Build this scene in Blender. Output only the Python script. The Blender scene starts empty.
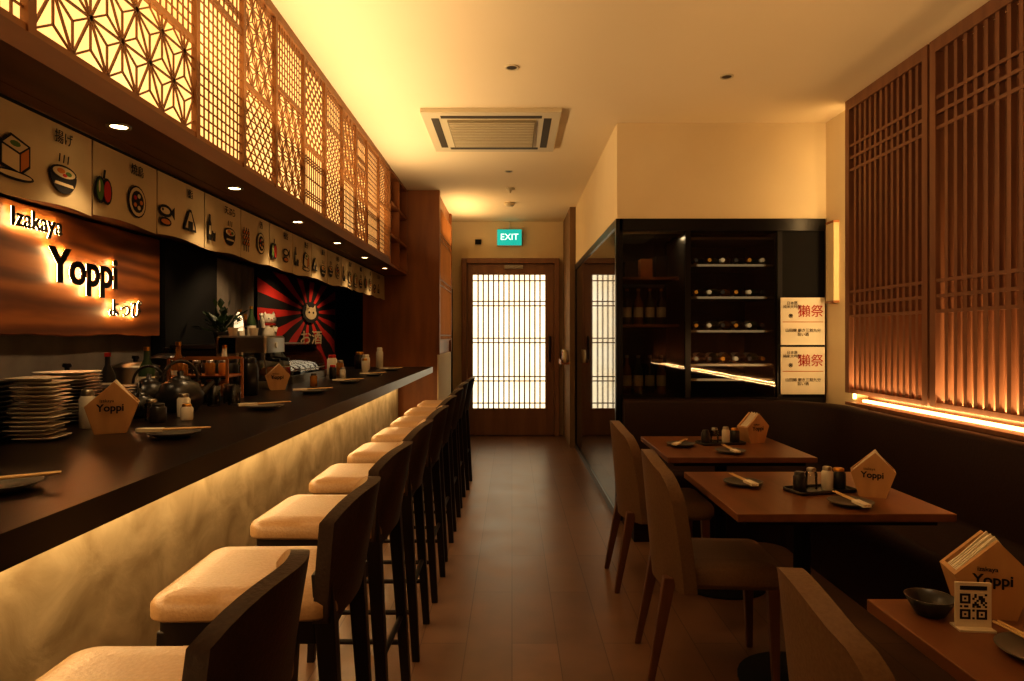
import bpy, math, random
from mathutils import Vector, Matrix, Euler
random.seed(7)
S=bpy.context.scene
def lin(h):
    h=h.lstrip('#'); r=[int(h[i:i+2],16)/255 for i in (0,2,4)]
    return tuple((c/12.92 if c<=0.04045 else ((c+0.055)/1.055)**2.4) for c in r)+(1,)
MC={}
def mat(name,col='#888888',rough=.5,metal=0,emit=None,es=0,ior=1.5,spec=.5):
    if name in MC: return MC[name]
    m=bpy.data.materials.new(name); m.use_nodes=True
    b=m.node_tree.nodes['Principled BSDF']
    b.inputs['Base Color'].default_value=lin(col)
    b.inputs['Roughness'].default_value=rough
    b.inputs['Metallic'].default_value=metal
    b.inputs['IOR'].default_value=ior
    b.inputs['Specular IOR Level'].default_value=spec
    if emit:
        b.inputs['Emission Color'].default_value=lin(emit); b.inputs['Emission Strength'].default_value=es
    MC[name]=m; return m
def noisemat(name,c1,c2,scale=(4,4,4),rough=.5,detail=6,bump=0,nscale=1.0,lo=.3,hi=.7,emit=0,dist=0,spec=.5):
    m=mat(name,c1,rough,spec=spec); nt=m.node_tree; b=nt.nodes['Principled BSDF']
    tc=nt.nodes.new('ShaderNodeTexCoord'); mp=nt.nodes.new('ShaderNodeMapping'); mp.inputs['Scale'].default_value=scale
    n=nt.nodes.new('ShaderNodeTexNoise'); n.inputs['Scale'].default_value=nscale; n.inputs['Detail'].default_value=detail; n.inputs['Distortion'].default_value=dist
    cr=nt.nodes.new('ShaderNodeValToRGB'); cr.color_ramp.elements[0].color=lin(c1); cr.color_ramp.elements[1].color=lin(c2)
    cr.color_ramp.elements[0].position=lo; cr.color_ramp.elements[1].position=hi
    nt.links.new(tc.outputs['Object'],mp.inputs[0]); nt.links.new(mp.outputs[0],n.inputs[0]); nt.links.new(n.outputs['Fac'],cr.inputs[0])
    nt.links.new(cr.outputs[0],b.inputs['Base Color'])
    if emit:
        nt.links.new(cr.outputs[0],b.inputs['Emission Color']); b.inputs['Emission Strength'].default_value=emit
    if bump:
        bp=nt.nodes.new('ShaderNodeBump'); bp.inputs['Strength'].default_value=bump; bp.inputs['Distance'].default_value=.01
        nt.links.new(n.outputs['Fac'],bp.inputs['Height']); nt.links.new(bp.outputs[0],b.inputs['Normal'])
    return m
# ---------- materials
M_ceil=noisemat('ceiling_paint','#e8d8b8','#ecdcbe',(1,1,1),.8)
M_cream=noisemat('cream_plaster','#d8c6a2','#decdaa',(2,2,2),.8)
M_brownw=noisemat('brown_plaster','#7d6448','#866c50',(2,2,2),.8)
M_wood=noisemat('panel_wood','#7a4926','#9f6532',(8,8,1.2),.45)
M_woodh=noisemat('soffit_wood','#5a371c','#744827',(10,1.2,10),.5)
M_lat=noisemat('lattice_wood','#7d512a','#8e6034',(10,10,2),.5)
M_slat=noisemat('slat_wood','#76503a','#885f44',(20,20,1.5),.5)
M_doorw=noisemat('door_wood','#745039','#866245',(10,10,1.2),.4)
M_counter=noisemat('counter_dark_wood','#130b07','#1f130c',(12,1,12),.28,bump=.05,spec=.35)
M_table=noisemat('table_wood','#664226','#7f5433',(12,2,12),.34,spec=.45)
M_plate_w=noisemat('barfront_stone','#a38f6c','#d4c29c',(1.6,1.3,1.6),.65,detail=15,bump=.35,nscale=3.8,lo=.32,hi=.68,dist=.5)
M_black=mat('black_lacquer','#0a0807',.3)
M_blackm=mat('matte_black','#0a0807',.75,spec=.3)
M_dleg=noisemat('dark_leg_wood','#150c07','#20130b',(20,20,3),.45,spec=.3)
M_leg=noisemat('chair_leg_wood','#5a3822','#6b452a',(20,20,3),.4)
M_leath=noisemat('tan_leather','#957653','#a2825e',(30,30,30),.42,bump=.15,nscale=4)
M_leathd=noisemat('brown_leather','#2c1c12','#362316',(30,30,30),.45,bump=.15,nscale=4,spec=.35)
M_leathc=noisemat('chair_upholstery','#6a523b','#765d44',(30,30,30),.5,bump=.15,nscale=4,spec=.35)
M_bench=noisemat('bench_leather','#24120a','#2c180e',(20,20,20),.6,bump=.1,nscale=4,spec=.25)
M_conc=noisemat('kitchen_concrete','#665e55','#7c7368',(3,3,3),.8,bump=.3,nscale=2)
M_paper=noisemat('rice_paper_lit','#f7c070','#ffd68c',(3,3,3),.9,emit=1.3)
M_doorp=noisemat('door_paper_lit','#fbe6b8','#fff2d0',(3,3,3),.9,emit=1.5)
M_led=mat('led_strip_glow','#ffffff',.5,emit='#ffc878',es=6)
M_dl=mat('downlight_lens','#ffffff',.5,emit='#ffd89a',es=12)
M_white=mat('white_ceramic','#d0c8b6',.25)
M_grey=mat('grey_glaze','#5d5a52',.3)
M_dgrey=mat('dark_glaze','#25221f',.3)
M_cloth=noisemat('banner_cloth','#b8a47e','#c7b38c',(5,5,5),.9)
M_ink=mat('ink_black','#17120e',.9)
M_red=mat('ink_red','#a8261a',.9)
M_green=mat('ink_green','#4d6b2c',.9)
M_orange=mat('ink_orange','#b8702a',.9)
M_steel=mat('brushed_steel','#9a9488',.3,metal=1)
M_brass=mat('brass_lid','#b8863a',.3,metal=1)
M_acw=mat('ac_plastic','#c9bda0',.5)
M_acd=mat('ac_grille','#8d8267',.6)
M_nap=mat('napkin_paper','#e0d6c0',.9)
M_nwood=noisemat('napkin_box_wood','#b0885a','#c49a68',(20,20,4),.5)
M_chop=mat('chopstick_wood','#d3b27c',.6)
M_leaf=mat('leaf_green','#2c421f',.5)
M_jar=mat('amber_jar','#8a5a20',.12)
def floor_mat():
    m=mat('floor_tile','#5a4636',.33); nt=m.node_tree; b=nt.nodes['Principled BSDF']
    tc=nt.nodes.new('ShaderNodeTexCoord'); mp=nt.nodes.new('ShaderNodeMapping'); mp.inputs['Rotation'].default_value=(0,0,math.pi/2)
    br=nt.nodes.new('ShaderNodeTexBrick'); br.inputs['Scale'].default_value=1; br.inputs['Brick Width'].default_value=1.2; br.inputs['Row Height'].default_value=.2
    br.inputs['Mortar Size'].default_value=.002; br.inputs['Color1'].default_value=lin('#80614a'); br.inputs['Color2'].default_value=lin('#735641'); br.inputs['Mortar'].default_value=lin('#50392a')
    n=nt.nodes.new('ShaderNodeTexNoise'); n.inputs['Scale'].default_value=4; n.inputs['Detail'].default_value=12
    mx=nt.nodes.new('ShaderNodeMix'); mx.data_type='RGBA'; mx.blend_type='MULTIPLY'; mx.inputs[0].default_value=.6
    cr=nt.nodes.new('ShaderNodeValToRGB'); cr.color_ramp.elements[0].position=.3; cr.color_ramp.elements[1].position=.7; cr.color_ramp.elements[0].color=(.45,.45,.45,1)
    L=nt.links.new
    L(tc.outputs['Object'],mp.inputs[0]); L(mp.outputs[0],br.inputs[0]); L(tc.outputs['Object'],n.inputs[0]); L(n.outputs['Fac'],cr.inputs[0])
    L(br.outputs['Color'],mx.inputs[6]); L(cr.outputs[0],mx.inputs[7]); L(mx.outputs[2],b.inputs['Base Color'])
    mr=nt.nodes.new('ShaderNodeMapRange'); mr.inputs[3].default_value=.24; mr.inputs[4].default_value=.42; L(n.outputs['Fac'],mr.inputs[0]); L(mr.outputs[0],b.inputs['Roughness'])
    return m
M_floor=floor_mat()
def glassmat(name,fac,tint):
    m=bpy.data.materials.new(name); m.use_nodes=True; nt=m.node_tree; nt.nodes.clear()
    o=nt.nodes.new('ShaderNodeOutputMaterial'); t=nt.nodes.new('ShaderNodeBsdfTransparent'); t.inputs[0].default_value=tint
    g=nt.nodes.new('ShaderNodeBsdfGlossy'); g.inputs['Roughness'].default_value=.02
    fr=nt.nodes.new('ShaderNodeFresnel'); fr.inputs[0].default_value=1.5
    ad=nt.nodes.new('ShaderNodeMath'); ad.operation='ADD'; ad.inputs[1].default_value=fac; ad.use_clamp=True
    mx=nt.nodes.new('ShaderNodeMixShader'); L=nt.links.new
    L(fr.outputs[0],ad.inputs[0]); L(ad.outputs[0],mx.inputs[0]); L(t.outputs[0],mx.inputs[1]); L(g.outputs[0],mx.inputs[2]); L(mx.outputs[0],o.inputs[0])
    return m
M_glass=glassmat('cabinet_glass',.01,(.78,.76,.7,1))
M_clear=glassmat('clear_glass',.04,(.92,.95,.92,1))
M_dglass=mat('dark_tinted_glass','#14110f',.03,ior=2.0)

# ---------- mesh builder
class MB:
    def __init__(s): s.v=[];s.f=[];s.mi=[];s.sm=[];s.mats=[]
    def _m(s,m):
        if m not in s.mats: s.mats.append(m)
        return s.mats.index(m)
    def add(s,vs,fs,m,smooth=False):
        o=len(s.v); s.v+= [tuple(v) for v in vs]; i=s._m(m)
        for f in fs: s.f.append([a+o for a in f]); s.mi.append(i); s.sm.append(smooth)
    BF=[(0,3,2,1),(4,5,6,7),(0,1,5,4),(1,2,6,5),(2,3,7,6),(3,0,4,7)]
    def box(s,x0,x1,y0,y1,z0,z1,m):
        s.add([(x0,y0,z0),(x1,y0,z0),(x1,y1,z0),(x0,y1,z0),(x0,y0,z1),(x1,y0,z1),(x1,y1,z1),(x0,y1,z1)],s.BF,m)
    def taper(s,p,q,a,b,m):
        p=Vector(p);q=Vector(q);V=[]
        for c,h in ((p,a),(q,b)):
            hx,hy=(h if isinstance(h,tuple) else (h,h))
            V+=[c+Vector((-hx,-hy,0)),c+Vector((hx,-hy,0)),c+Vector((hx,hy,0)),c+Vector((-hx,hy,0))]
        s.add(V,s.BF,m)
    def rod(s,p,q,r,m,n=10,r2=None):
        p=Vector(p);q=Vector(q);d=(q-p).normalized();a=d.orthogonal().normalized();b=d.cross(a);r2=r if r2 is None else r2
        V=[p+(a*math.cos(t)+b*math.sin(t))*r for t in [2*math.pi*i/n for i in range(n)]]+[q+(a*math.cos(t)+b*math.sin(t))*r2 for t in [2*math.pi*i/n for i in range(n)]]
        s.add(V,[(i,(i+1)%n,n+(i+1)%n,n+i) for i in range(n)],m,True)
        s.add(V,[tuple(range(n-1,-1,-1)),tuple(range(n,2*n))],m)
    def lathe(s,c,prof,m,n=20,axis=None,smooth=True):
        c=Vector(c);V=[];R=Matrix.Identity(3) if axis is None else Vector((0,0,1)).rotation_difference(Vector(axis)).to_matrix()
        for r,z in prof:
            for i in range(n):
                t=2*math.pi*i/n; V.append(c+R@Vector((r*math.cos(t),r*math.sin(t),z)))
        F=[]
        for k in range(len(prof)-1):
            for i in range(n): F.append((k*n+i,k*n+(i+1)%n,(k+1)*n+(i+1)%n,(k+1)*n+i))
        s.add(V,F,m,smooth)
        s.add(V,[tuple(range(n-1,-1,-1)),tuple(range((len(prof)-1)*n,len(prof)*n))],m)
    def rrect(s,x0,x1,y0,y1,layers,rad,m,n=6,smooth=True):
        V=[]
        for ins,z in layers:
            r=max(rad-ins,.002);xa,xb,ya,yb=x0+ins,x1-ins,y0+ins,y1-ins
            for cx,cy,a0 in ((xb-r,yb-r,0),(xa+r,yb-r,90),(xa+r,ya+r,180),(xb-r,ya+r,270)):
                for k in range(n+1):
                    t=math.radians(a0+90*k/n); V.append((cx+r*math.cos(t),cy+r*math.sin(t),z))
        N=4*(n+1);F=[]
        for k in range(len(layers)-1):
            for i in range(N): F.append((k*N+i,k*N+(i+1)%N,(k+1)*N+(i+1)%N,(k+1)*N+i))
        s.add(V,F,m,smooth)
        s.add(V,[tuple(range(N-1,-1,-1)),tuple(range((len(layers)-1)*N,len(layers)*N))],m,smooth)
    def prism(s,pts,ext,m):
        e=Vector(ext);n=len(pts);V=[Vector(p) for p in pts];V=V+[p+e for p in V]
        s.add(V,[tuple(range(n-1,-1,-1)),tuple(range(n,2*n))]+[(i,(i+1)%n,n+(i+1)%n,n+i) for i in range(n)],m)
    def shell(s,f,g,nu,nv,m,m2=None):
        A=[f(i/nu,j/nv) for j in range(nv+1) for i in range(nu+1)];B=[g(i/nu,j/nv) for j in range(nv+1) for i in range(nu+1)]
        W=nu+1;F1=[];F2=[]
        for j in range(nv):
            for i in range(nu):
                a=j*W+i;F1.append((a,a+1,a+W+1,a+W));F2.append((a,a+W,a+W+1,a+1))
        s.add(A,F1,m,True);s.add(B,F2,m2 or m,True)
        per=[i for i in range(W)]+[j*W+nu for j in range(1,nv+1)]+[nv*W+i for i in range(nu-1,-1,-1)]+[j*W for j in range(nv-1,0,-1)]
        P=len(per);V=[A[i] for i in per]+[B[i] for i in per]
        s.add(V,[(i,P+i,P+(i+1)%P,(i+1)%P) for i in range(P)],m2 or m,True)
    def sphere(s,c,r,m,n=14,k=9):
        rx,ry,rz=r if isinstance(r,tuple) else (r,r,r);V=[]
        for j in range(k+1):
            ph=math.pi*j/k
            for i in range(n):
                t=2*math.pi*i/n;V.append((c[0]+rx*math.sin(ph)*math.cos(t),c[1]+ry*math.sin(ph)*math.sin(t),c[2]-rz*math.cos(ph)))
        s.add(V,[(j*n+i,j*n+(i+1)%n,(j+1)*n+(i+1)%n,(j+1)*n+i) for j in range(k) for i in range(n)],m,True)
    def build(s,name,loc=(0,0,0),rot=0,bevel=0,parent=None):
        me=bpy.data.meshes.new(name);me.from_pydata(s.v,[],s.f)
        for m in s.mats: me.materials.append(m)
        for p,i,q in zip(me.polygons,s.mi,s.sm): p.material_index=i;p.use_smooth=q
        me.update()
        return inst(name,me,loc,rot,bevel,parent)
def inst(name,me,loc=(0,0,0),rot=0,bevel=0,parent=None,sc=1):
    o=bpy.data.objects.new(name,me);S.collection.objects.link(o);o.location=loc;o.rotation_euler=(0,0,rot);o.scale=(sc,sc,sc)
    if bevel:
        b=o.modifiers.new('bevel','BEVEL');b.width=bevel;b.segments=2;b.limit_method='ANGLE';b.angle_limit=math.radians(40)
    if parent: o.parent=parent
    return o
def text(name,body,loc,rot,size,m,ext=.002,parent=None,off=0,shear=0,sx=1):
    c=bpy.data.curves.new(name,'FONT');c.body=body;c.size=size;c.extrude=ext;c.align_x='CENTER';c.align_y='CENTER';c.offset=off;c.shear=shear
    c.materials.append(m);o=bpy.data.objects.new(name,c);S.collection.objects.link(o);o.location=loc;o.rotation_euler=rot;o.scale=(sx,1,1)
    if parent: o.parent=parent
    return o
RL=(math.pi/2,0,math.pi/2); RF=(math.pi/2,0,0)
def simple(name,x0,x1,y0,y1,z0,z1,m,bevel=0,parent=None):
    b=MB();b.box(x0,x1,y0,y1,z0,z1,m);return b.build(name,bevel=bevel,parent=parent)
H=2.91
# ---------- shell
simple('floor',-2.5,2.5,-1.6,9.5,-.1,0,M_floor)
simple('ceiling',-2.5,2.5,-1.6,9.5,H,H+.1,M_ceil)
simple('wall_left',-2.5,-2.4,-1.6,9.5,0,H,M_conc)
simple('wall_right',2.38,2.5,-1.6,9.5,0,H,M_slat)
simple('wall_back',-2.4,2.38,9.32,9.5,0,H,M_cream)
simple('wall_front',-2.4,2.38,-1.6,-1.5,0,H,M_brownw)
b=MB();b.box(-2.395,-1.305,-1.495,6.28,2.0,2.05,M_woodh);b.box(-2.395,-1.605,6.28,9.31,2.0,2.05,M_woodh);b.build('bar_soffit')
b=MB();b.box(-1.30,-1.12,-1.495,6.28,2.0,2.055,M_woodh)
b.box(-1.16,-1.12,-1.495,6.28,2.865,H-.001,M_lat)
b.box(-1.20,-1.175,-1.495,6.28,2.055,H-.001,M_paper)
def clip(p,q,x0,x1,y0,y1):
    dx,dy=q[0]-p[0],q[1]-p[1];t0,t1=0.,1.
    for a,c in ((-dx,p[0]-x0),(dx,x1-p[0]),(-dy,p[1]-y0),(dy,y1-p[1])):
        if abs(a)<1e-9:
            if c<0: return None
        else:
            t=c/a
            if a<0: t0=max(t0,t)
            else: t1=min(t1,t)
    if t0>=t1-1e-6: return None
    return (p[0]+t0*dx,p[1]+t0*dy),(p[0]+t1*dx,p[1]+t1*dy)
TH=.005
def strip(b,p,q,w,x,th,m,R):
    c=clip(p,q,*R)
    if not c: return
    p,q=c;d=Vector((q[0]-p[0],q[1]-p[1]));L=d.length
    if L<.004: return
    d/=L;n=Vector((-d.y,d.x))*w/2
    b.prism([(x,p[0]+n.x,p[1]+n.y),(x,p[0]-n.x,p[1]-n.y),(x,q[0]-n.x,q[1]-n.y),(x,q[0]+n.x,q[1]+n.y)],(TH,0,0),m)
def pattern(b,kind,R,x,m):
    y0,y1,z0,z1=R
    if kind in('asa','tri'):
        a=.15 if kind=='asa' else .10;w=.0065 if kind=='asa' else .005;h=a*math.sqrt(3)/2
        nr=int((z1-z0)/h)+2;nc=int((y1-y0)/a)+3
        for r in range(-1,nr):
            for c in range(-1,nc):
                ox=y0+c*a+(r%2)*a/2;oz=z0+r*h
                A=(ox,oz);B=(ox+a,oz);C=(ox+a/2,oz+h);D=(ox+a*1.5,oz+h)
                for p,q in ((A,B),(A,C),(B,C)): strip(b,p,q,w,x,.012,m,R)
                for T in ((A,B,C),(B,D,C)):
                    g=(sum(t[0] for t in T)/3,sum(t[1] for t in T)/3)
                    for t in T: strip(b,g,t,w*.8,x,.012,m,R)
    elif kind=='sq':
        s=.038
        k=y0+s/2
        while k<y1: strip(b,(k,z0),(k,z1),.005,x,.012,m,R);k+=s
        k=z0
        while k<z1: strip(b,(y0,k),(y1,k),.005,x,.012,m,R);k+=s
    elif kind=='diag':
        s=.07;k=-(z1-z0)
        while k<y1-y0:
            strip(b,(y0+k,z0),(y0+k+(z1-z0),z1),.005,x,.012,m,R);strip(b,(y0+k,z1),(y0+k+(z1-z0),z0),.005,x,.012,m,R);k+=s
        k=z0
        while k<z1: strip(b,(y0,k),(y1,k),.004,x,.012,m,R);k+=s/2
    elif kind=='vert':
        k=y0+.02
        while k<y1: strip(b,(k,z0),(k,z1),.007,x,.012,m,R);k+=.042
        for f in (.15,.2,.25,.5,.75,.8,.85): strip(b,(y0,z0+f*(z1-z0)),(y1,z0+f*(z1-z0)),.007,x,.014,m,R)
ys=[-1.49,-.9,-.3,.3,.75,1.595,2.44,2.865,3.255,3.695,4.11,4.53,4.93,5.30,5.78,6.265]
kinds=[('sq','sq',2.4),('asa','tri',2.4),('vert','vert',2.5),('sq','asa',2.5),('sq','sq',2.38),('asa','sq',2.40),('sq','vert',2.62),('diag','tri',2.42),('tri','sq',2.55),('vert','diag',2.4),('diag','sq',2.65),('sq','tri',2.42),('tri','vert',2.6),('vert','sq',2.4),('sq','diag',2.5)]
for i in range(len(ys)-1):
    a,c=ys[i],ys[i+1];k1,k2,zs=kinds[i]
    b.box(-1.14,-1.12,c-.014,c+.014,2.055,2.865,M_lat)
    b.box(-1.14,-1.125,a+.014,c-.014,zs-.012,zs+.012,M_lat)
    b.box(-1.14,-1.125,a+.014,c-.014,2.055,2.075,M_lat)
    pattern(b,k1,(a+.014,c-.014,2.075,zs-.012),-1.135,M_lat)
    pattern(b,k2,(a+.014,c-.014,zs+.012,2.865),-1.135,M_lat)
b.build('kumiko_screen_bulkhead')
# open shelf niche
b=MB()
b.box(-1.6,-1.56,6.285,7.295,2.0,H-.002,M_wood)
for z in (2.0,2.28,2.58,2.88): b.box(-1.56,-1.12,6.285,7.295,z,z+.025,M_wood)
for y in (6.285,6.78,7.27): b.box(-1.56,-1.12,y,y+.025,2.0,H-.002,M_wood)
for z in (2.28,2.58,2.88): b.box(-1.54,-1.53,6.32,7.26,z-.012,z,M_led)
b.build('display_shelf')
for (y,z,k) in ((6.5,2.025,0),(7.02,2.025,1),(6.5,2.305,1),(7.02,2.305,2),(6.55,2.605,2),(7.0,2.605,0)):
    v=MB();pr=[[(.05,0),(.10,.05),(.105,.1),(.06,.16),(.045,.17)],[(.03,0),(.04,.02),(.04,.13),(.015,.17),(.015,.21)],[(.035,0),(.05,.01),(.09,.08),(.085,.08),(.04,.02)]][k]
    v.lathe((0,0,0),pr,[M_dgrey,M_white,M_grey][k]);v.build(['ceramic_vase','ceramic_flask','ceramic_bowl'][k],(-1.26,y,z))
# pillar
b=MB();b.box(-1.595,-.80,7.3,8.8,0,H-.001,M_wood)
b.box(-.80,-.785,7.3,8.8,0,1.15,M_cream);b.box(-.80,-.775,7.3,7.38,1.15,H-.001,M_wood);b.box(-.80,-.775,8.7,8.8,1.15,H-.001,M_wood)
b.box(-.80,-.79,7.38,8.7,1.3,2.75,M_paper)
for k in range(12): b.box(-.79,-.778,7.42+k*.11,7.430+k*.11,1.3,2.75,M_lat)
for z in (1.3,1.35,1.9,1.96,2.4,2.46,2.74): b.box(-.79,-.776,7.38,8.7,z,z+.015,M_lat)
b.build('wood_pillar')
simple('wall_kitchen_end',-2.395,-.81,9.28,9.319,0,1.99,M_blackm)
# ---------- bar
b=MB();b.box(-1.75,-.80,-1.3,6.9,.98,1.04,M_counter)
b.box(-1.25,-1.15,-1.3,6.9,0,.98,M_plate_w)
b.box(-1.70,-1.25,-1.3,6.9,.0,.98,M_blackm)
b.box(-1.13,-1.11,-1.2,6.85,.970,.98,M_led)
b.build('bar_counter',bevel=.001)
# banner
b=MB();rnd=random.Random(3)
def quadstrip(b,cy,cz,poly,m,dx=0): b.prism([(-1.357+dx,cy+p[0],cz+p[1]) for p in poly],(.0012,0,0),m)
def ell(rx,rz,n=18,ox=0,oz=0,a0=0,a1=360): return [(ox+rx*math.cos(math.radians(a0+(a1-a0)*i/n)),oz+rz*math.sin(math.radians(a0+(a1-a0)*i/n))) for i in range(n+(a1-a0<360))]
def wavecloth(b,y0,y1,z0,z1,x,m,amp=.006,per=.11,droop=0):
    n=max(4,int((y1-y0)/.02))
    ph=rnd.uniform(0,6)
    def f(u,v): return (x+amp*math.sin((y0+u*(y1-y0))*2*math.pi/per)*(1-v),y0+u*(y1-y0),z0+v*(z1-z0)-droop*(1-v)*math.sin(u*5+ph))
    g=lambda u,v:(f(u,v)[0]-.003,f(u,v)[1],f(u,v)[2])
    b.shell(f,g,n,3,m)
yy=.2
while yy<7.1:
    w=.405;wavecloth(b,yy,yy+w-.008,1.742+rnd.uniform(-.006,.006),1.995,-1.365,M_cloth,.0028,.4,.006);yy+=w
b.rod((-1.365,.2,1.993),(-1.365,7.28,1.993),.005,M_blackm)
def icon(b,cy,cz,k):
    s=1.0
    Q=lambda poly,m,d=0:quadstrip(b,cy,cz,[(p[0]*s,p[1]*s) for p in poly],m,d)
    if k==0:
        Q(ell(.062,.058,14,0,0,180,360),M_ink);Q(ell(.06,.022,18,0,.005),M_ink,.001);Q(ell(.052,.016,18,0,.005),M_cloth,.002);Q(ell(.018,.008,10,-.015,.008),M_orange,.003);Q(ell(.014,.007,10,.02,.004),M_green,.003);Q(ell(.01,.005,10,.002,-.003),M_red,.003)
        Q([(-.045,-.035),(.045,-.035),(.04,-.026),(-.04,-.026)],M_cloth,.002)
        for t in (-.02,0,.02): Q([(t-.002,.035),(t+.002,.035),(t+.006,.06),(t+.002,.06)],M_ink)
    elif k==1:
        Q([(-.055,-.045),(.02,-.06),(.06,-.03),(.06,.03),(-.015,.05),(-.055,.02)],M_ink);Q([(-.048,-.038),(.016,-.05),(.016,-.002),(-.048,.012)],M_cloth,.001);Q([(.022,-.049),(.053,-.026),(.053,.022),(.022,0)],M_orange,.001);Q([(-.045,.018),(.018,.004),(.05,.026),(-.014,.042)],M_cloth,.001);Q(ell(.02,.008,10,0,.024),M_green,.002)
        Q(ell(.075,.014,18,0,-.062),M_ink);Q(ell(.066,.008,18,0,-.061),M_cloth,.0005)
    elif k==2:
        Q(ell(.03,.045,14,-.018,-.01),M_ink);Q(ell(.03,.045,14,.018,-.01),M_ink);Q(ell(.020,.036,12,-.02,-.01),M_green,.001);Q(ell(.020,.036,12,.02,-.01),M_red,.001);Q(ell(.005,.02,8,-.026,.0),M_cloth,.002);Q([(-.004,.03),(.006,.03),(.012,.06),(.002,.06)],M_ink)
    elif k==3:
        Q(ell(.058,.058),M_ink);Q(ell(.052,.052),M_cloth,.001);Q(ell(.04,.04,14),M_ink,.002)
        for t in range(5): Q(ell(.010,.008,10,.022*math.cos(t*1.257),.022*math.sin(t*1.257)),[M_orange,M_cloth,M_red][t%3],.003)
    elif k==4:
        Q(ell(.05,.024,16),M_ink);Q([(.04,0),(.07,.025),(.07,-.025)],M_ink);Q(ell(.036,.013,14,-.004,0),M_cloth,.001);Q(ell(.006,.006,8,-.025,.003),M_ink,.002);Q(ell(.045,.018,14,.0,-.042),M_ink);Q(ell(.034,.010,14,.0,-.042),M_orange,.001)
    elif k==5:
        Q([(-.03,-.055),(0,-.055),(0,.02),(-.008,.035),(-.008,.06),(-.022,.06),(-.022,.035),(-.03,.02)],M_ink);Q([(-.025,-.03),(-.005,-.03),(-.005,.01),(-.025,.01)],M_cloth,.001);Q([(.015,-.055),(.04,-.055),(.045,-.01),(.01,-.01)],M_ink);Q(ell(.013,.004,10,.0275,-.014),M_cloth,.001)
    elif k==6:
        Q([(-.055,-.045),(.055,-.045),(.05,-.02),(.01,.045),(-.01,.045),(-.05,-.02)],M_ink);Q([(-.043,-.036),(.043,-.036),(.006,.033),(-.006,.033)],M_cloth,.001);Q([(-.02,-.045),(.02,-.045),(.02,-.005),(-.02,-.005)],M_ink,.002)
    elif k==7:
        for d in (-.03,0,.03):
            Q([(d-.003,-.06),(d+.003,-.06),(d+.003,.06),(d-.003,.06)],M_ink)
            for z in (-.02,.008,.036): Q(ell(.013,.013,10,d,z),M_ink);Q(ell(.008,.008,8,d,z),M_orange,.001)
y=1.05;i=0
ks=[0,3,5,1,1,0,2,3,4,6,5,0,7,3,2,4,5,1,6,0]
wd=['豚汁','刺身','揚げ','焼鳥','鮨','天ぷら','酒','枝豆','餃子']
tx=[]
while y<7.05:
    icon(b,y,1.84+rnd.uniform(-.012,.012),ks[i%len(ks)])
    if i%2==1 : tx.append((wd[(i//2)%9],y))
    y+=.203;i+=1
ban=b.build('noren_banner')
for t,y in tx: text('banner_text',t,(-1.355,y,1.945),RL,.042,M_ink,.0005,ban)
# downlights
def spot(name,loc,e,ang,rot=(0,0,0),col=(1,.68,.36),bl=.6):
    l=bpy.data.lights.new(name,'SPOT');l.energy=e;l.color=col;l.spot_size=math.radians(ang);l.spot_blend=bl;l.shadow_soft_size=.03
    o=bpy.data.objects.new(name,l);S.collection.objects.link(o);o.location=loc;o.rotation_euler=rot
def dl(x,y,z):
    b=MB();b.lathe((0,0,0),[(.036,0),(.036,-.006),(.028,-.006),(.026,-.002)],M_steel,20);b.lathe((0,0,-.001),[(.024,0),(.024,-.003)],M_dl,16)
    b.build('downlight',(x,y,z))
for k in range(8):
    y=.35+.88*k;dl(-1.215,y,2.0);spot('bar_spot_light',(-1.215,y,1.985),8,95)
for k,y in enumerate((2.5,3.4,4.3,5.3,6.6,8.0)):
    dl(-1.85,y,2.0);spot('kitchen_fill_spot',(-1.85,y,1.985),12 if k<3 else 18,120,(0,math.radians(22),0))  # inner downlight row and spots added to brighten the kitchen wall
# ---------- sign
b=MB();n=40
top=[(2.5+2.0*i/n,1.982+.004*math.sin(i*.7)) for i in range(n+1)]
bot=[(2.5+2.0*i/n,1.352+.005*math.sin(i*.45+1)+.003*math.sin(i*1.7)) for i in range(n+1)]
def signwood():
    m=mat('live_edge_wood','#6b3a1c',.5);nt=m.node_tree;bs=nt.nodes['Principled BSDF'];L=nt.links.new
    tc=nt.nodes.new('ShaderNodeTexCoord');mp=nt.nodes.new('ShaderNodeMapping');mp.inputs['Scale'].default_value=(1,.5,3.2)
    w=nt.nodes.new('ShaderNodeTexWave');w.wave_type='BANDS';w.bands_direction='Z';w.inputs['Scale'].default_value=.9;w.inputs['Distortion'].default_value=14;w.inputs['Detail'].default_value=5;w.inputs['Detail Scale'].default_value=.8
    cr=nt.nodes.new('ShaderNodeValToRGB');cr.color_ramp.elements[0].color=lin('#5e3216');cr.color_ramp.elements[1].color=lin('#955827')
    L(tc.outputs['Object'],mp.inputs[0]);L(mp.outputs[0],w.inputs[0]);L(w.outputs['Fac'],cr.inputs[0]);L(cr.outputs[0],bs.inputs['Base Color']);return m
b.prism([(-2.36,y,z) for y,z in bot]+[(-2.36,y,z) for y,z in reversed(top)],(.04,0,0),signwood())
sg=b.build('live_edge_sign',bevel=.006)
M_halo=mat('sign_halo','#ffffff',.5,emit='#ffd08a',es=45)
for t,y,z,s,o1,o2 in (('Izakaya',3.30,1.90,.125,.0,.001),('Yoppi',3.68,1.70,.245,.003,.006),('よっぴ',4.05,1.505,.115,.0,.001)):
    text('sign_halo',t,(-2.298,y,z),RL,s,M_halo,.001,sg,off=o1)
    text('sign_letters',t,(-2.292,y,z),RL,s,M_black,.004,sg,off=o2)
simple('dark_wall_panel',-2.395,-2.3,4.53,5.32,0,1.99,M_blackm)
b=MB();wavecloth(b,5.42,6.2,1.1,1.98,-2.34,M_conc,.015,.13);b.rod((-2.34,5.38,1.98),(-2.34,6.24,1.98),.008,M_blackm);b.build('grey_curtain')
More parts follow.
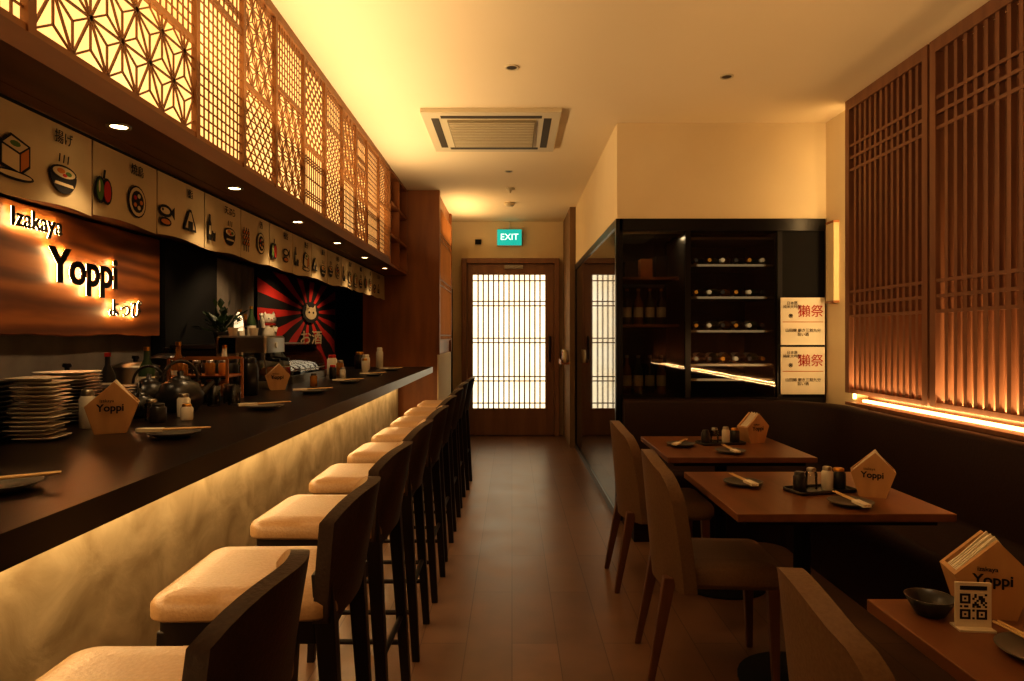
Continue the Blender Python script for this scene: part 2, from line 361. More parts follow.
# sunburst noren
def burst():
    m=mat('sunburst_cloth','#a02218',.9);nt=m.node_tree;bs=nt.nodes['Principled BSDF'];L=nt.links.new
    tc=nt.nodes.new('ShaderNodeTexCoord');sx=nt.nodes.new('ShaderNodeSeparateXYZ');L(tc.outputs['Object'],sx.inputs[0])
    def mth(op,a,bv=None):
        n=nt.nodes.new('ShaderNodeMath');n.operation=op
        for k,v in enumerate((a,bv)):
            if v is None: continue
            if isinstance(v,(int,float)): n.inputs[k].default_value=v
            else: L(v,n.inputs[k])
        return n.outputs[0]
    an=mth('ARCTAN2',sx.outputs['Z'],mth('MULTIPLY',sx.outputs['Y'],.36));ry=mth('SINE',mth('MULTIPLY',an,14.0));g=mth('GREATER_THAN',ry,.15)
    mx=nt.nodes.new('ShaderNodeMix');mx.data_type='RGBA';L(g,mx.inputs[0]);mx.inputs[6].default_value=lin('#1a1310');mx.inputs[7].default_value=lin('#c02a1c');L(mx.outputs[2],bs.inputs['Base Color'])
    return m
b=MB()
fy=lambda u,v:(.012*math.sin(u*30)*(1-v),-1.6+u*2.75,-.80+v*1.16)
b.shell(fy,lambda u,v:(fy(u,v)[0]-.003,fy(u,v)[1],fy(u,v)[2]),60,4,burst())
K_=2.7
b.prism([(.016,p[0]*K_,p[1]) for p in ell(.12,.12,24)],(.002,0,0),M_ink)
b.prism([(.019,p[0]*K_,p[1]) for p in ell(.08,.07,20,0,-.01)],(.002,0,0),M_cloth)
for s in(-1,1):
    b.prism([(.019,s*.07*K_,.02),(.019,s*.022*K_,.045),(.019,s*.06*K_,.09)],(.002,0,0),M_cloth)
    b.prism([(.022,(s*.03+p[0])*K_,-.0+p[1]) for p in ell(.012,.014,10)],(.002,0,0),M_ink)
nb=b.build('sunburst_noren',(-2.33,7.85,1.62))
text('noren_text','お酒',(.024,.0,-.30),RL,.17,M_cloth,.001,nb,.002,sx=2.6)
# kitchen back
b=MB();b.box(-2.395,-1.98,2.3,4.5,0,.92,M_steel);b.box(-2.395,-1.96,2.3,4.5,.92,.95,M_steel);b.build('kitchen_worktop',bevel=.004)
def pot(loc,r,h,m=M_steel):
    b=MB();b.lathe((0,0,0),[(r*.96,0),(r,.01),(r,h),(r*1.04,h),(r*1.04,h+.008),(r*.5,h+.03),(.02,h+.034)],m,24);b.lathe((0,0,h+.033),[(.012,0),(.012,.015),(.022,.02),(.018,.035)],M_black,12)
    for s in(-1,1): b.rod((s*r,-.03,h*.75),(s*(r+.03),-.03,h*.75),.005,m);b.rod((s*r,.03,h*.75),(s*(r+.03),.03,h*.75),.005,m);b.rod((s*(r+.03),-.035,h*.75),(s*(r+.03),.035,h*.75),.005,m)
    b.build('stock_pot',loc)
pot((-2.15,3.9,.95),.12,.22);pot((-2.15,3.3,.95),.11,.2);pot((-2.15,4.25,.95),.10,.26,M_dgrey)
b=MB();b.box(-2.29,-1.95,4.6,5.95,0,1.26,M_dleg);b.box(-2.295,-1.93,4.58,5.97,1.26,1.29,M_dleg)
for k in range(2): b.box(-1.95,-1.94,4.66+k*.64,5.26+k*.64,.1,1.22,M_wood)
b.build('back_bar_cabinet',bevel=.004)
b=MB();b.lathe((0,0,0),[(.04,0),(.055,.08),(.055,.09),(.045,.085)],M_dgrey)
for k in range(75):
    a=rnd.uniform(0,6.28);e=rnd.uniform(.2,1.4);L_=rnd.uniform(.08,.24);d=Vector((math.cos(a)*math.cos(e),math.sin(a)*math.cos(e),math.sin(e)));p=Vector((0,0,.08));q=p+d*L_
    sd=d.cross(Vector((0,0,1))).normalized()*.02;t=q+d*.04+Vector((0,0,-.01));mid=q-d*.035
    b.rod(p,mid,.0015,M_leaf,5);b.add([mid,q+sd,t,q-sd],[(0,1,2,3)],M_leaf)
b.build('potted_plant',(-2.05,4.82,1.29))
b=MB();b.lathe((0,0,0),[(.05,0),(.05,.01),(.008,.015),(.008,.12)],M_steel);b.lathe((0,0,.1),[(.03,0),(.034,.03),(.03,.09),(.012,.13),(.002,.14)],mat('lamp_shade_white','#ffffff',.6,emit='#ffdca8',es=1.2));b.build('table_lamp',(-2.05,5.12,1.29))
b=MB();b.sphere((0,0,.085),(.06,.06,.085),M_white);b.sphere((0,0,.20),(.055,.058,.05),M_white)
for sy in(-1,1):
    b.lathe((0,sy*.035,.235),[(.018,0),(.002,.032)],M_white,8);b.sphere((.045,sy*.02,.205),(.008,.007,.009),M_ink,8,5)
    b.sphere((.04,sy*.03,.02),(.03,.02,.02),M_white,8,6)
b.rod((.02,-.055,.13),(.03,-.075,.22),.016,M_white);b.sphere((.032,-.076,.235),.02,M_white,10,6)
b.rod((.02,.05,.13),(.05,.03,.09),.015,M_white);b.sphere((.052,.0,.195),(.006,.006,.004),M_red,8,5)
b.lathe((0,0,.15),[(.05,0),(.052,.008),(.05,.016)],M_red);b.sphere((.052,0,.145),.012,M_brass,8,6)
b.build('lucky_cat_figurine',(-2.04,5.74,1.29),rot=-.9)
def bottle(name,loc,r,h,m,cap,lab=True):
    b=MB();b.lathe((0,0,0),[(r*.9,0),(r,.01),(r,h*.6),(r*.4,h*.78),(r*.36,h*.94)],m,16);b.lathe((0,0,h*.93),[(r*.42,0),(r*.42,h*.07)],cap,12)
    if lab: b.lathe((0,0,h*.2),[(r*1.02,0),(r*1.02,h*.28)],M_nap,16)
    return b.build(name,loc)
for k,(x,y) in enumerate(((-2.12,5.3),(-2.16,5.42),(-2.1,5.5),(-2.18,5.58))):
    bottle('liquor_bottle',(x,y,1.29),.034,.24+.03*(k%3),[M_jar,M_dgrey,M_leaf][k%3],M_brass)
# ---------- counter items
CZ=1.04
def plate_mesh():
    b=MB();b.lathe((0,0,0),[(.045,0),(.05,.004),(.075,.014),(.078,.017),(.074,.017),(.05,.008),(.001,.007)],M_grey,28);return b.build('side_plate',(-1.03,1.37,CZ))
p0=plate_mesh()
def chop():
    b=MB();b.rod((-.105,.005,.0),(.105,.008,.004),.0038,M_chop,8,.0025);b.rod((-.105,-.006,.0),(.105,-.003,.004),.0038,M_chop,8,.0025);b.box(-.105,-.03,-.014,.014,-.0045,.0055,M_nap);return b.build('chopsticks',(-1.03,1.37,CZ+.0225),rot=.5)
c0=chop()
for x,y in ((-1.04,2.1),(-1.05,2.9),(-1.08,3.7),(-1.08,4.5),(-1.08,5.3),(-1.08,6.1)):
    inst('side_plate',p0.data,(x,y,CZ));inst('chopsticks',c0.data,(x,y,CZ+.0225),rot=rnd.uniform(.1,.6))
def napkin():
    b=MB();pr=[(-.045,0),(.045,0),(.078,.095),(.01,.165),(-.072,.088)]
    for y in (-.045,.033): b.prism([(x,y,z) for x,z in pr],(0,.012,0),M_nwood)
    b.box(-.045,.045,-.033,.033,0,.012,M_nwood)
    def edge(p,q):
        b.prism([(p[0],-.033,p[1]),(q[0],-.033,q[1]),(q[0]*.93,-.033,q[1]*.97+.004),(p[0]*.9,-.033,p[1]+.006)],(0,.066,0),M_nwood)
    edge(pr[1],pr[2]);edge(pr[4],pr[0])
    for k in range(9):
        y=-.03+k*.0068;dz=.008*math.sin(k*2.1)
        b.prism([(-.04,y,.013),(.04,y,.013),(.068,y,.097),(.012,y,.163+dz),(-.063,y,.090)],(0,.004,0),M_nap)
    return b.build('napkin_holder',(-1.29,2.20,CZ),rot=.45,bevel=.0015)
n0=napkin()
def ntext(par):
    text('napkin_label','Yoppi',(0,-.0465,.082),RF,.032,M_ink,.0005,par,.0006);text('napkin_label','izakaya',(-.01,-.0465,.105),RF,.014,M_ink,.0005,par)
ntext(n0)
def addnap(x,y,z,r,sc=1):
    o=inst('napkin_holder',n0.data,(x,y,z),r,sc=sc);ntext(o);return o
addnap(-1.36,3.95,CZ,.4,.9)
b=MB()
for k in range(15):
    jx,jy=rnd.uniform(-.012,.012),rnd.uniform(-.012,.012);z=k*.0125
    b.rrect(-.06+jx,.06+jx,-.06+jy,.06+jy,[(.03,z),(.028,z+.003),(.0,z+.010),(.002,z+.0125),(.01,z+.0115)],.012,M_white,3)
b.build('rectangular_plate_stack',(-1.41,2.04,CZ),rot=.15)
b=MB()
for k in range(12):
    z=k*.015;b.rrect(-.075,.075,-.07,.07,[(.02,z),(.0,z+.008),(.0,z+.013),(.008,z+.0135)],.012,M_dgrey,3)
b.build('black_dish_stack',(-1.575,2.04,CZ),rot=.05)
for X,Y,nk in ((-1.60,2.46,15),(-1.61,2.71,9)):
    b=MB()
    for k in range(nk):
        z=k*.012;b.lathe((0,0,0),[(.05,z),(.055,z+.002),(.105,z+.012),(.108,z+.014),(.1,z+.014),(.05,z+.006)],[M_grey,M_white,M_dgrey][(k//3)%3],28)
    b.build('round_plate_stack',(X,Y,CZ))
def teapot(loc,s=1,m=M_dgrey,rot=0):
    b=MB();b.lathe((0,0,0),[(.05*s,0),(.075*s,.025*s),(.08*s,.06*s),(.06*s,.1*s),(.03*s,.115*s)],m,24);b.lathe((0,0,.112*s),[(.036*s,0),(.03*s,.012*s),(.01*s,.016*s),(.012*s,.03*s),(.004*s,.034*s)],m,18)
    b.rod((.065*s,0,.05*s),(.12*s,0,.1*s),.016*s,m,10,.009*s)
    P=[(math.cos(t)*.062*s,0,.105*s+math.sin(t)*.075*s) for t in [math.pi*i/10 for i in range(11)]]
    for p,q in zip(P,P[1:]): b.rod(p,q,.006*s,m,8)
    return b.build('teapot',loc,rot)
teapot((-1.37,2.82,CZ),1.15,rot=.8);teapot((-1.58,2.97,CZ),1.0,rot=.3);teapot((-1.42,2.60,CZ),.75,M_black,rot=-1.2)
def jar(name,loc,r,h,m,lid):
    b=MB();b.lathe((0,0,0),[(r*.92,0),(r,.006),(r,h*.75),(r*.7,h*.86)],m,18);b.lathe((0,0,h*.84),[(r*.78,0),(r*.78,h*.12),(r*.6,h*.16)],lid,18);return b.build(name,loc)
for x,y,r,h,m,l in ((-1.27,2.45,.028,.07,M_dgrey,M_dgrey),(-1.20,2.52,.022,.06,M_white,M_brass),(-1.32,2.50,.024,.08,M_clear,M_steel),(-1.26,2.62,.024,.09,M_nap,M_steel),(-1.43,2.30,.026,.13,M_white,M_steel),(-1.40,2.38,.024,.11,M_red,M_nap)):
    jar('condiment_jar',(x,y,CZ),r,h,m,l)
def glass(loc,r=.03,h=.09,m=M_clear):
    b=MB();b.lathe((0,0,0),[(r*.8,0),(r*.85,.004),(r,h),(r*.93,h),(r*.75,.008),(.001,.008)],m,18);b.build('drinking_glass',loc)
for x,y in ((-1.38,3.10),(-1.46,3.15),(-1.32,3.02),(-1.3,3.14),(-1.25,3.07)): glass((x,y,CZ))
b=MB()
for x in (-.14,.14):
    for y in (-.09,.09): b.box(x-.006,x+.006,y-.006,y+.006,0,.2,M_wood)
for z in (.02,.11,.195): 
    b.box(-.14,.14,-.09,-.08,z,z+.012,M_wood);b.box(-.14,.14,.08,.09,z,z+.012,M_wood)
b.box(-.14,.14,-.09,.09,.02,.028,M_wood);b.box(-.14,.14,-.09,.09,.11,.118,M_wood)
b.build('condiment_rack',(-1.50,3.35,CZ))
for k in range(4):
    jar('spice_jar',(-1.60+k*.066,3.32,CZ+.118),.024,.075,[M_jar,M_clear,M_jar,M_orange][k],M_steel);jar('spice_jar',(-1.60+k*.066,3.32,CZ+.028),.024,.07,[M_white,M_jar,M_clear,M_jar][k],M_brass)
for k,(x,y) in enumerate(((-1.38,3.58),(-1.50,3.63),(-1.62,3.66))): jar('black_canister',(x,y,CZ),.048,.2,M_black,M_black)
for x,y,r,h,m,c in ((-1.68,3.14,.034,.26,M_leaf,M_brass),(-1.70,2.87,.03,.24,M_dgrey,M_red),(-1.71,3.5,.034,.28,M_jar,M_brass),(-1.5,3.78,.03,.22,M_leaf,M_steel),(-1.60,3.80,.034,.26,M_white,M_brass)): bottle('soy_bottle',(x,y,CZ),r,h,m,c)
# coffee machine
b=MB();b.rrect(-.16,.16,-.17,.17,[(.0,.0),(.0,.04),(.008,.045)],.02,M_steel,4)
b.rrect(-.16,-.02,-.17,.17,[(.0,.04),(.0,.3),(.01,.31)],.02,M_steel,4)
b.rrect(-.16,.14,-.17,.17,[(.0,.21),(.0,.30),(.012,.312)],.02,M_steel,4)
for s in(-1,1):
    b.lathe((.07,s*.08,.165),[(.03,0),(.032,.045)],M_dgrey,16);b.rod((.09,s*.08,.175),(.19,s*.08,.165),.011,M_black,10)
    b.rod((.12,s*.155,.21),(.14,s*.16,.08),.004,M_steel,8)
    b.lathe((-.06+s*.04,s*.06,.31),[(.022,0),(.03,.05),(.028,.05)],M_white,14)
b.box(.0,.13,-.14,.14,.044,.05,M_dgrey);b.lathe((.14,0,.255),[(.018,0),(.018,.006)],M_white,16,axis=(1,0,0))
b.build('coffee_machine',(-1.58,4.17,CZ),bevel=.002)
# display case
b=MB();y0,y1=4.42,5.22
b.box(-1.72,-1.42,y0,y1,CZ,CZ+.05,M_steel);b.box(-1.72,-1.70,y0,y1,CZ+.05,CZ+.25,M_steel);b.box(-1.72,-1.60,y0,y1,CZ+.25,CZ+.262,M_steel)
P=[(-1.60+.17*math.sin(t),CZ+.08+.175*math.cos(t)) for t in [math.pi/2*i/8 for i in range(9)]]+[(-1.43,CZ+.05)]
f=lambda u,v:(P[round(u*9)][0],y0+v*(y1-y0),P[round(u*9)][1]);g=lambda u,v:(P[round(u*9)][0]-.004,y0+v*(y1-y0),P[round(u*9)][1]-.002)
b.shell(f,g,9,1,M_clear)
for y in (y0,y1-.008): b.prism([(-1.70,y,CZ+.05)]+[(p[0],y,p[1]) for p in reversed(P)]+[(-1.70,y,CZ+.255)],(0,.008,0),M_clear)
for p in (P[0],P[8]): b.rod((p[0],y0,p[1]),(p[0],y1,p[1]),.005,M_steel)
for k in range(7): b.rrect(-1.66,-1.48,y0+.04+k*.105,y0+.12+k*.105,[(.01,CZ+.05),(.0,CZ+.06),(.0,CZ+.08),(.02,CZ+.1)],.02,[M_orange,M_red,M_nap,M_green][k%4],3)
b.build('sushi_display_case')
for x,y,r,h,m,l in ((-1.30,4.95,.025,.1,M_dgrey,M_red),(-1.24,5.0,.022,.08,M_white,M_steel),(-1.25,5.8,.028,.12,M_white,M_brass),(-1.22,4.2,.022,.08,M_jar,M_dgrey),(-1.35,6.3,.04,.14,M_white,M_white),(-1.45,6.5,.05,.16,M_dgrey,M_brass),(-1.28,6.6,.035,.2,M_white,M_white),(-1.36,5.4,.03,.12,M_jar,M_steel),(-1.45,5.5,.04,.16,M_nap,M_red)):
    jar('soy_sauce_jar',(x,y,CZ),r,h,m,l)
# ---------- bar stools
def stool():
    b=MB()
    b.rrect(-.215,.215,-.21,.21,[(.012,.695),(.0,.703),(.0,.732),(.008,.745),(.03,.753),(.07,.756)],.05,M_leath)
    b.rrect(-.195,.195,-.19,.19,[(.0,.64),(.0,.696)],.03,M_dleg)
    for sx,sy in ((-1,-1),(-1,1)): b.taper((sx*.20,sy*.185,0),(sx*.17,sy*.165,.67),.015,.023,M_dleg)
    for sy in (-1,1): b.taper((.235,sy*.185,0),(.185,sy*.17,.80),.015,.024,M_dleg)
    b.rod((-.19,-.18,.26),(-.19,.18,.26),.011,M_dleg)
    for sy in (-1,1): b.rod((-.19,sy*.178,.20),(.215,sy*.18,.20),.010,M_dleg)
    b.rod((.215,-.175,.30),(.215,.175,.30),.010,M_dleg)
    def pt(u,v,d):
        a=(u-.5)*2;hw=.212-.03*v*v-.01*(1-v)
        z=.69+.285*v-.06*v*abs(a)**3.2
        x=.215+.055*v-.075*a*a*(.4+.6*v)+d
        return (x,a*hw,z)
    b.shell(lambda u,v:pt(u,v,-.018),lambda u,v:pt(u,v,.016),16,8,M_leath,M_leathd)
    return b.build('bar_stool',(-.63,1.13,0),bevel=.003)
s0=stool()
for k in range(1,9): inst('bar_stool',s0.data,(-.63+rnd.uniform(-.01,.01),1.13+.63*k,0),rnd.uniform(-.04,.04),.003)
inst('bar_stool',s0.data,(-.63,.50,0),0,.003)
# ---------- dining chairs
def chair():
    b=MB()
    b.rrect(-.20,.24,-.21,.21,[(.02,.38),(.0,.40),(.0,.44),(.012,.462),(.04,.472),(.09,.476)],.05,M_leathc)
    for sy in(-1,1):
        b.taper((.20,sy*.18,0),(.19,sy*.17,.39),.013,.022,M_leg);b.taper((-.28,sy*.19,0),(-.20,sy*.17,.42),.013,.024,M_leg)
    def pt(u,v,d):
        a=(u-.5)*2
        hw=.232+.010*math.sin(v*math.pi)
        if v>.72:
            t=(v-.72)/.28; hw*= .62+.38*math.sqrt(max(0,1-t*t*.999))
        z=.37+.51*v-.035*v*a*a
        x=-.215-.045*v+.085*(a*hw/.232)**2*(1-.3*v)+d
        return (x,a*hw,z)
    b.shell(lambda u,v:pt(u,v,.025),lambda u,v:pt(u,v,-.025),20,24,M_leathc)
    return b.build('dining_chair',(.83,3.78,0),bevel=.004)
ch=chair()
for x,y,r in ((.82,2.80,-.06),(.82,1.31,-.10),(.83,.78,-.03)): inst('dining_chair',ch.data,(x,y,0),r,.004)
# ---------- tables
def table():
    b=MB();b.box(-.37,.37,-.36,.36,.722,.75,M_table);b.box(-.33,.33,-.32,.32,.70,.722,M_blackm)
    b.rod((0,0,.02),(0,0,.70),.032,M_blackm,16);b.lathe((0,0,0),[(.24,0),(.24,.012),(.06,.03),(.04,.04)],M_blackm,32)
    return b.build('dining_table',(1.14,3.73,0),bevel=.003)
t0=table();inst('dining_table',t0.data,(1.13,2.66,0),0,.003);inst('dining_table',t0.data,(1.18,1.20,0),0,.003)
TZ=.75
addnap(1.36,3.86,TZ,.35);addnap(1.36,2.58,TZ,-.45);addnap(1.03,1.49,TZ,-.25)
def tray(x,y,r):
    b=MB();b.rrect(-.13,.13,-.06,.06,[(.006,0),(0,.003),(0,.014),(.005,.014),(.008,.006)],.02,M_dgrey);b.build('condiment_tray',(x,y,TZ),r)
    c,s=math.cos(r),math.sin(r)
    for dx,dy,rr,h,m,l in ((-.09,0,.024,.075,M_dgrey,M_dgrey),(-.03,.01,.022,.085,M_clear,M_steel),(.03,-.005,.022,.09,M_white,M_steel),(.09,.005,.026,.08,M_dgrey,M_brass)):
        jar('condiment_jar',(x+c*dx-s*dy,y+s*dx+c*dy,TZ+.0058),rr,h,m,l)
tray(1.19,2.64,.25);tray(1.16,3.8,.2)
for x,y in ((.93,2.75),(.92,3.72),(1.20,2.42),(.99,1.27),(1.12,3.5)):
    inst('side_plate',p0.data,(x,y,TZ));inst('chopsticks',c0.data,(x,y,TZ+.0225),rot=rnd.uniform(.8,2))
def bowl(x,y):
    b=MB();b.lathe((0,0,0),[(.025,0),(.03,.004),(.050,.04),(.047,.04),(.028,.01)],M_dgrey,24);b.build('sauce_bowl',(x,y,TZ))
bowl(.90,1.47);bowl(1.17,1.42);bowl(1.30,1.5)
b=MB();b.box(-.035,.035,-.002,.002,.0,.095,M_nap);b.box(-.035,.035,-.02,.02,0,.004,M_nap)
r2=random.Random(5)
for i in range(13):
    for j in range(13):
        on=r2.random()<.5
        for a,c in ((2,2),(10,2),(2,10)):
            d=max(abs(i-a),abs(j-c))
            if d<=3: on=d in(0,2)
        if on: b.box(-.026+i*.004,-.022+i*.004,-.003,-.002,.02+j*.004,.024+j*.004,M_ink)
b.box(-.026,.026,-.003,-.002,.08,.088,M_ink)
b.build('qr_code_stand',(.945,1.40,TZ),rot=-.1)
# ---------- bench
path=[];nrm=[]
X1,Y1,R_=2.215,4.945,.62
for i in range(12): path.append((.80+(X1-R_-.80)*i/12,Y1));nrm.append((0,-1))
for i in range(17):
    t=math.pi/2*(1-i/16);path.append((X1-R_+R_*math.cos(t),Y1-R_+R_*math.sin(t)));nrm.append((-math.cos(t),-math.sin(t)))
for i in range(1,20): path.append((X1,Y1-R_-(Y1-R_+1.3)*i/19));nrm.append((-1,0))
prof=[(0,0),(0,.87),(.01,.89),(.04,.90),(.08,.89),(.095,.87),(.13,.5),(.13,.47),(.48,.47),(.51,.46),(.52,.43),(.51,.37),(.47,.35),(.47,.0)]
b=MB();V=[(p[0]+n_[0]*o,p[1]+n_[1]*o,z) for p,n_ in zip(path,nrm) for o,z in prof];K=len(prof);F=[]
for i in range(len(path)-1):
    for k in range(K-1): F.append((i*K+k,i*K+k+1,(i+1)*K+k+1,(i+1)*K+k))
b.add(V,F,M_bench,True);b.add(V,[tuple(range(K)),tuple(range((len(path)-1)*K+K-1,(len(path)-1)*K-1,-1))],M_bench)
b.build('banquette_bench')
# ---------- right lattice wall
b=MB()
b.box(2.22,2.378,-1.49,4.55,.895,.915,M_slat)
pan=[(4.50,3.70),(3.58,2.62),(2.50,1.54),(1.42,.46),(.34,-.62)]
zb=.975
for a,c in pan:
    b.box(2.22,2.27,a,a+.05,zb,H-.001,M_slat);b.box(2.22,2.27,c-.05,c,zb,H-.001,M_slat)
    b.box(2.22,2.27,c,a,H-.07,H-.001,M_slat);b.box(2.225,2.265,c,a,zb,zb+.025,M_slat)
    n=13;st=(a-c)/n
    for k in range(1,n): b.box(2.23,2.256,c+k*st-.013,c+k*st+.013,1.0,H-.07,M_slat)
    for z in (2.60,2.52,2.44,1.64,1.56,1.48): b.box(2.226,2.25,c,a,z-.009,z+.009,M_slat)
for c in (4.525,3.64,2.56,1.48,.40,-.60): b.box(2.27,2.378,c-.01,c+.01,zb,H-.001,M_slat)
b.box(2.22,2.36,-1.49,-.68,.915,H-.001,M_slat)
b.box(2.31,2.34,-.6,4.5,.915,.93,M_led)
b.box(2.275,2.295,4.548,4.556,.93,2.85,M_led)
b.build('slatted_wall_screen')
simple('wall_right_pier',2.30,2.38,4.56,5.0,0,H,M_cream)
b=MB();b.box(2.262,2.30,4.80,4.92,1.6,2.15,mat('sconce_shade','#c8b080',.7,emit='#ffc070',es=.08));b.box(2.258,2.30,4.795,4.925,1.585,1.6,M_wood);b.box(2.258,2.30,4.795,4.925,2.15,2.165,M_wood);b.build('wall_sconce')
# ---------- cabinet block
simple('wall_partition_upper',.77,2.38,5.0,8.25,2.21,H,M_cream)
CT=2.208;CX=2.29
b=MB()
b.box(.79,2.375,5.75,5.8,0,CT,M_blackm)
b.box(.79,CX,5.0,5.04,0,.90,M_black)
b.box(.79,CX,4.99,5.04,2.12,CT,M_black);b.box(.79,.81,4.99,5.04,0,CT,M_black)
b.box(1.27,1.31,5.0,5.04,.9,2.12,M_black);b.box(1.945,1.98,5.0,5.04,.9,2.12,M_black)
b.box(1.98,CX,5.0,5.04,.9,2.12,M_blackm);b.box(.81,CX,5.04,5.75,.86,.9,M_black)
b.box(.81,1.27,5.018,5.024,.9,2.12,M_glass);b.box(1.31,1.945,5.018,5.024,.9,2.12,M_glass)
for z in (1.42,1.78): b.box(.82,1.27,5.2,5.7,z,z+.02,M_wood)
b.box(.795,.81,5.04,5.75,.9,2.12,M_blackm);b.box(CX-.02,CX,5.04,5.75,.9,2.12,M_blackm)
b.box(1.29,1.31,5.06,5.7,.9,2.12,M_steel);b.box(1.945,1.965,5.06,5.7,.9,2.12,M_steel)
for z in (1.02,1.13,1.38,1.63,1.87,2.07):
    b.box(1.32,1.94,5.08,5.6,z,z+.006,M_dgrey);b.box(1.32,1.94,5.07,5.085,z-.004,z+.014,M_steel)
b.build('wine_display_cabinet')
for z in (1.137,1.387,1.637,1.877):
    w=MB()
    for k in range(6):
        w.lathe((1.38+k*.1,5.52,z+.042),[(.032,-.004),(.038,0),(.04,.01),(.04,.2),(.015,.27),(.014,.36),(.017,.36),(.017,.40)],[M_jar,M_dgrey,M_leaf][k%3],16,axis=(0,-1,.0))
        w.lathe((1.38+k*.1,5.47,z+.042),[(.0405,0),(.0405,.11)],M_nap,16,axis=(0,-1,0))
        w.lathe((1.38+k*.1,5.16,z+.042),[(.0175,0),(.0175,.045),(.014,.047)],[M_dgrey,M_brass,M_nap][(k+int(z*10))%3],12,axis=(0,-1,0))
    w.build('wine_bottles')
for k in range(4): bottle('sake_bottle',(.9+k*.09,5.35,1.44),.036,.28,[M_dgrey,M_jar,M_leaf][k%3],M_brass)
for k in range(4): bottle('sake_bottle',(.9+k*.09,5.35,.90),.036,.30,[M_jar,M_leaf,M_dgrey][k%3],M_steel)
b=MB()
for k in range(3): b.box(.88+k*.12,.97+k*.12,5.3,5.42,1.80,1.93+.02*k,[M_dgrey,M_wood,M_dgrey][k])
b.build('gift_boxes')
for z in (1.285,.925):
    b=MB();b.box(1.96,2.28,4.975,4.988,z,z+.345,M_nap);b.box(1.972,2.268,4.973,4.975,z+.165,z+.17,M_orange)
    o=b.build('sake_poster')
    text('poster_kanji','獺祭',(2.175,4.972,z+.24),RF,.095,M_red,.0005,o)
    text('poster_small','日本酒\n純米大吟醸',(2.04,4.972,z+.29),RF,.026,M_ink,.0005,o)
    text('poster_mark','※',(2.03,4.972,z+.21),RF,.06,M_ink,.0005,o)
    text('poster_caption','山田錦 磨き三割九分\n旨い酒',(2.12,4.972,z+.09),RF,.028,M_ink,.0005,o)
b=MB();b.box(.771,.785,5.04,8.2,.06,2.15,M_dglass);b.box(.76,.788,4.99,8.25,0,.06,M_black);b.box(.76,.788,4.99,8.25,2.15,2.208,M_black);b.box(.76,.788,8.2,8.25,.06,2.15,M_black);b.box(.76,.788,4.99,5.04,.06,2.15,M_black)
b.build('window_1')
simple('wall_entry',.70,2.38,8.26,9.32,0,H,M_brownw)
b=MB();b.box(.60,.70,8.35,8.75,1.0,1.02,M_wood);b.box(.60,.61,8.35,8.75,1.02,1.06,M_wood);b.build('wall_shelf')
for k in range(3): jar('hand_sanitizer_bottle',(.655,8.45+k*.1,1.02),.03,.16,[M_white,M_red,M_clear][k],M_white)
# ---------- door
b=MB()
b.box(-.68,-.61,9.2,9.319,0,2.40,M_doorw);b.box(.57,.64,9.2,9.319,0,2.40,M_doorw);b.box(-.61,.57,9.2,9.319,2.33,2.40,M_doorw)
b.build('trim_1',bevel=.004)
b=MB()
b.box(-.605,-.53,9.25,9.30,.01,2.325,M_doorw);b.box(.45,.565,9.25,9.30,.01,2.325,M_doorw);b.box(-.53,.45,9.25,9.30,2.18,2.325,M_doorw);b.box(-.53,.45,9.25,9.30,.01,.37,M_doorw)
b.box(-.53,.45,9.275,9.285,.37,2.18,M_doorp)
for k in range(1,14): b.box(-.53+k*.98/14-.009,-.53+k*.98/14+.009,9.258,9.275,.37,2.18,M_doorw)
for z in (2.10,1.82,1.76,1.32,1.26,.80,.74,.44): b.box(-.53,.45,9.256,9.275,z-.007,z+.007,M_doorw)
b.rod((.51,9.22,1.0),(.51,9.22,1.35),.014,M_black);b.rod((.51,9.22,1.03),(.51,9.25,1.03),.008,M_black);b.rod((.51,9.22,1.32),(.51,9.25,1.32),.008,M_black)
b.box(-.1,.15,9.21,9.25,2.26,2.31,M_steel)
b.build('door_1',bevel=.002)
b=MB();b.box(-.20,.13,9.22,9.26,2.58,2.79,mat('exit_green','#0f8f88',.5,emit='#14b0a0',es=.9));b.box(-.205,.135,9.26,9.30,2.575,2.795,M_white);b.rod((-.035,9.28,2.79),(-.035,9.28,H-.001),.008,M_white)
o=b.build('exit_sign');text('exit_text','EXIT',(-.035,9.218,2.685),RF,.12,mat('exit_white','#ffffff',.5,emit='#e8fff6',es=1.2),.001,o)
b=MB();b.box(-.5,-.42,9.26,9.32,2.60,2.66,M_blackm);b.build('security_sensor')
# ---------- ceiling fixtures
M_slot=mat('ac_slot','#3a3226',.6)
b=MB();b.box(-.63,.34,4.67,5.67,H-.03,H,M_acw);b.box(-.46,.17,4.84,5.50,H-.042,H-.03,M_acd)
for k in range(16): b.box(-.45,.16,4.86+k*.04,4.872+k*.04,H-.048,H-.042,M_acw)
b.box(-.50,.21,4.745,4.80,H-.032,H-.028,M_slot);b.box(-.50,.21,5.54,5.595,H-.032,H-.028,M_slot);b.box(-.57,-.515,4.8,5.54,H-.032,H-.028,M_slot);b.box(.225,.28,4.8,5.54,H-.032,H-.028,M_slot)
b.build('air_conditioner_cassette',bevel=.008)
for x,y in ((0,3.96),(1.29,4.1),(-.03,6.46),(0,2.0),(1.29,2.0)):
    b=MB();b.lathe((0,0,0),[(.04,0),(.04,-.006),(.032,-.006),(.030,-.001)],M_acw,24);b.lathe((0,0,-.002),[(.028,0),(.028,-.002)],M_slot,16);b.build('ceiling_downlight',(x,y,H))
b=MB();b.lathe((0,0,0),[(.06,0),(.06,-.02),(.045,-.04),(.01,-.045)],M_acw,24);b.build('smoke_detector',(-.03,8.0,H))
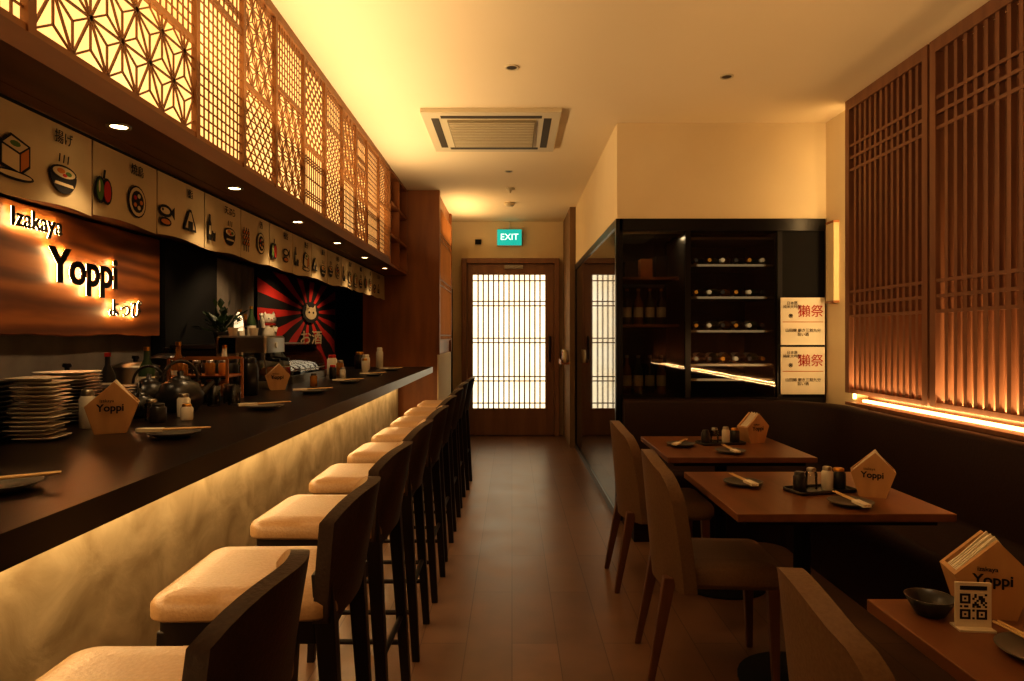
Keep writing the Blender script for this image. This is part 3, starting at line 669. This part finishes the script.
b=MB();b.lathe((0,0,0),[(.05,0),(.05,-.015),(.02,-.02),(.008,-.05)],M_acw,16);b.build('fire_sprinkler',(-.02,7.2,H))
# ---------- lights
def area(name,loc,rot,sx,sy,e,col=(1,.66,.31)):
    l=bpy.data.lights.new(name,'AREA');l.shape='RECTANGLE';l.size=sx;l.size_y=sy;l.energy=e;l.color=col
    o=bpy.data.objects.new(name,l);S.collection.objects.link(o);o.location=loc;o.rotation_euler=rot;return o
area('bar_led_light',(-1.10,2.8,.965),(0,math.radians(-8),0),.03,8.0,36)
area('slat_led_light',(2.325,2.0,.935),(math.pi,0,0),.03,5.0,50,(1,.60,.25))
area('screen_fill_light',(2.208,1.8,.93),(math.pi,math.radians(-6),0),.015,5.2,14,(1,.64,.30))  # added uplight without a fixture, washes the whole slat face
area('slat_side_led',(2.285,4.557,1.9),(math.radians(90),0,0),.03,1.8,3)
area('ceiling_fill_light',(-1.02,2.4,2.25),(math.pi,math.radians(38),0),.12,7.6,56,(1,.69,.36))  # no cove built here; unseen strip added to brighten the ceiling
area('entry_ceiling_fill',(-.6,8.2,2.5),(math.pi,0,0),.2,1.2,6)  # unseen uplight added for the ceiling glow beside the pillar
area('cabinet_light',(1.05,5.3,2.11),(0,0,0),.4,.1,1.8,(1,.8,.55))
area('bottle_fill_light',(1.63,5.052,1.5),(math.radians(90),0,0),.5,1.1,1.3,(1,.8,.55))  # unseen panel added behind the glass so the bottles show
for x,y,e in ((0,3.96,11),(1.29,4.1,12),(-.03,6.46,11),(1.29,2.0,9),(0,2.0,8)):
    spot('ceiling_spot_light',(x,y,H-.02),e,80,(0,0,0),(1,.68,.36),.8)
w=bpy.data.worlds.new('World');S.world=w;w.use_nodes=True;w.node_tree.nodes['Background'].inputs[0].default_value=(.5,.3,.15,1);w.node_tree.nodes['Background'].inputs[1].default_value=.05
# ---------- camera
c=bpy.data.cameras.new('Camera');co=bpy.data.objects.new('Camera',c);S.collection.objects.link(co);co.location=(0,0,1.35);co.rotation_euler=(math.pi/2,0,0)
c.sensor_width=36;c.lens=24.0;c.shift_y=-4.5/1024;c.clip_start=.05;S.camera=co
S.view_settings.view_transform='Standard'
try: S.view_settings.look='Medium High Contrast'
except Exception as e: print('LOOK',e)
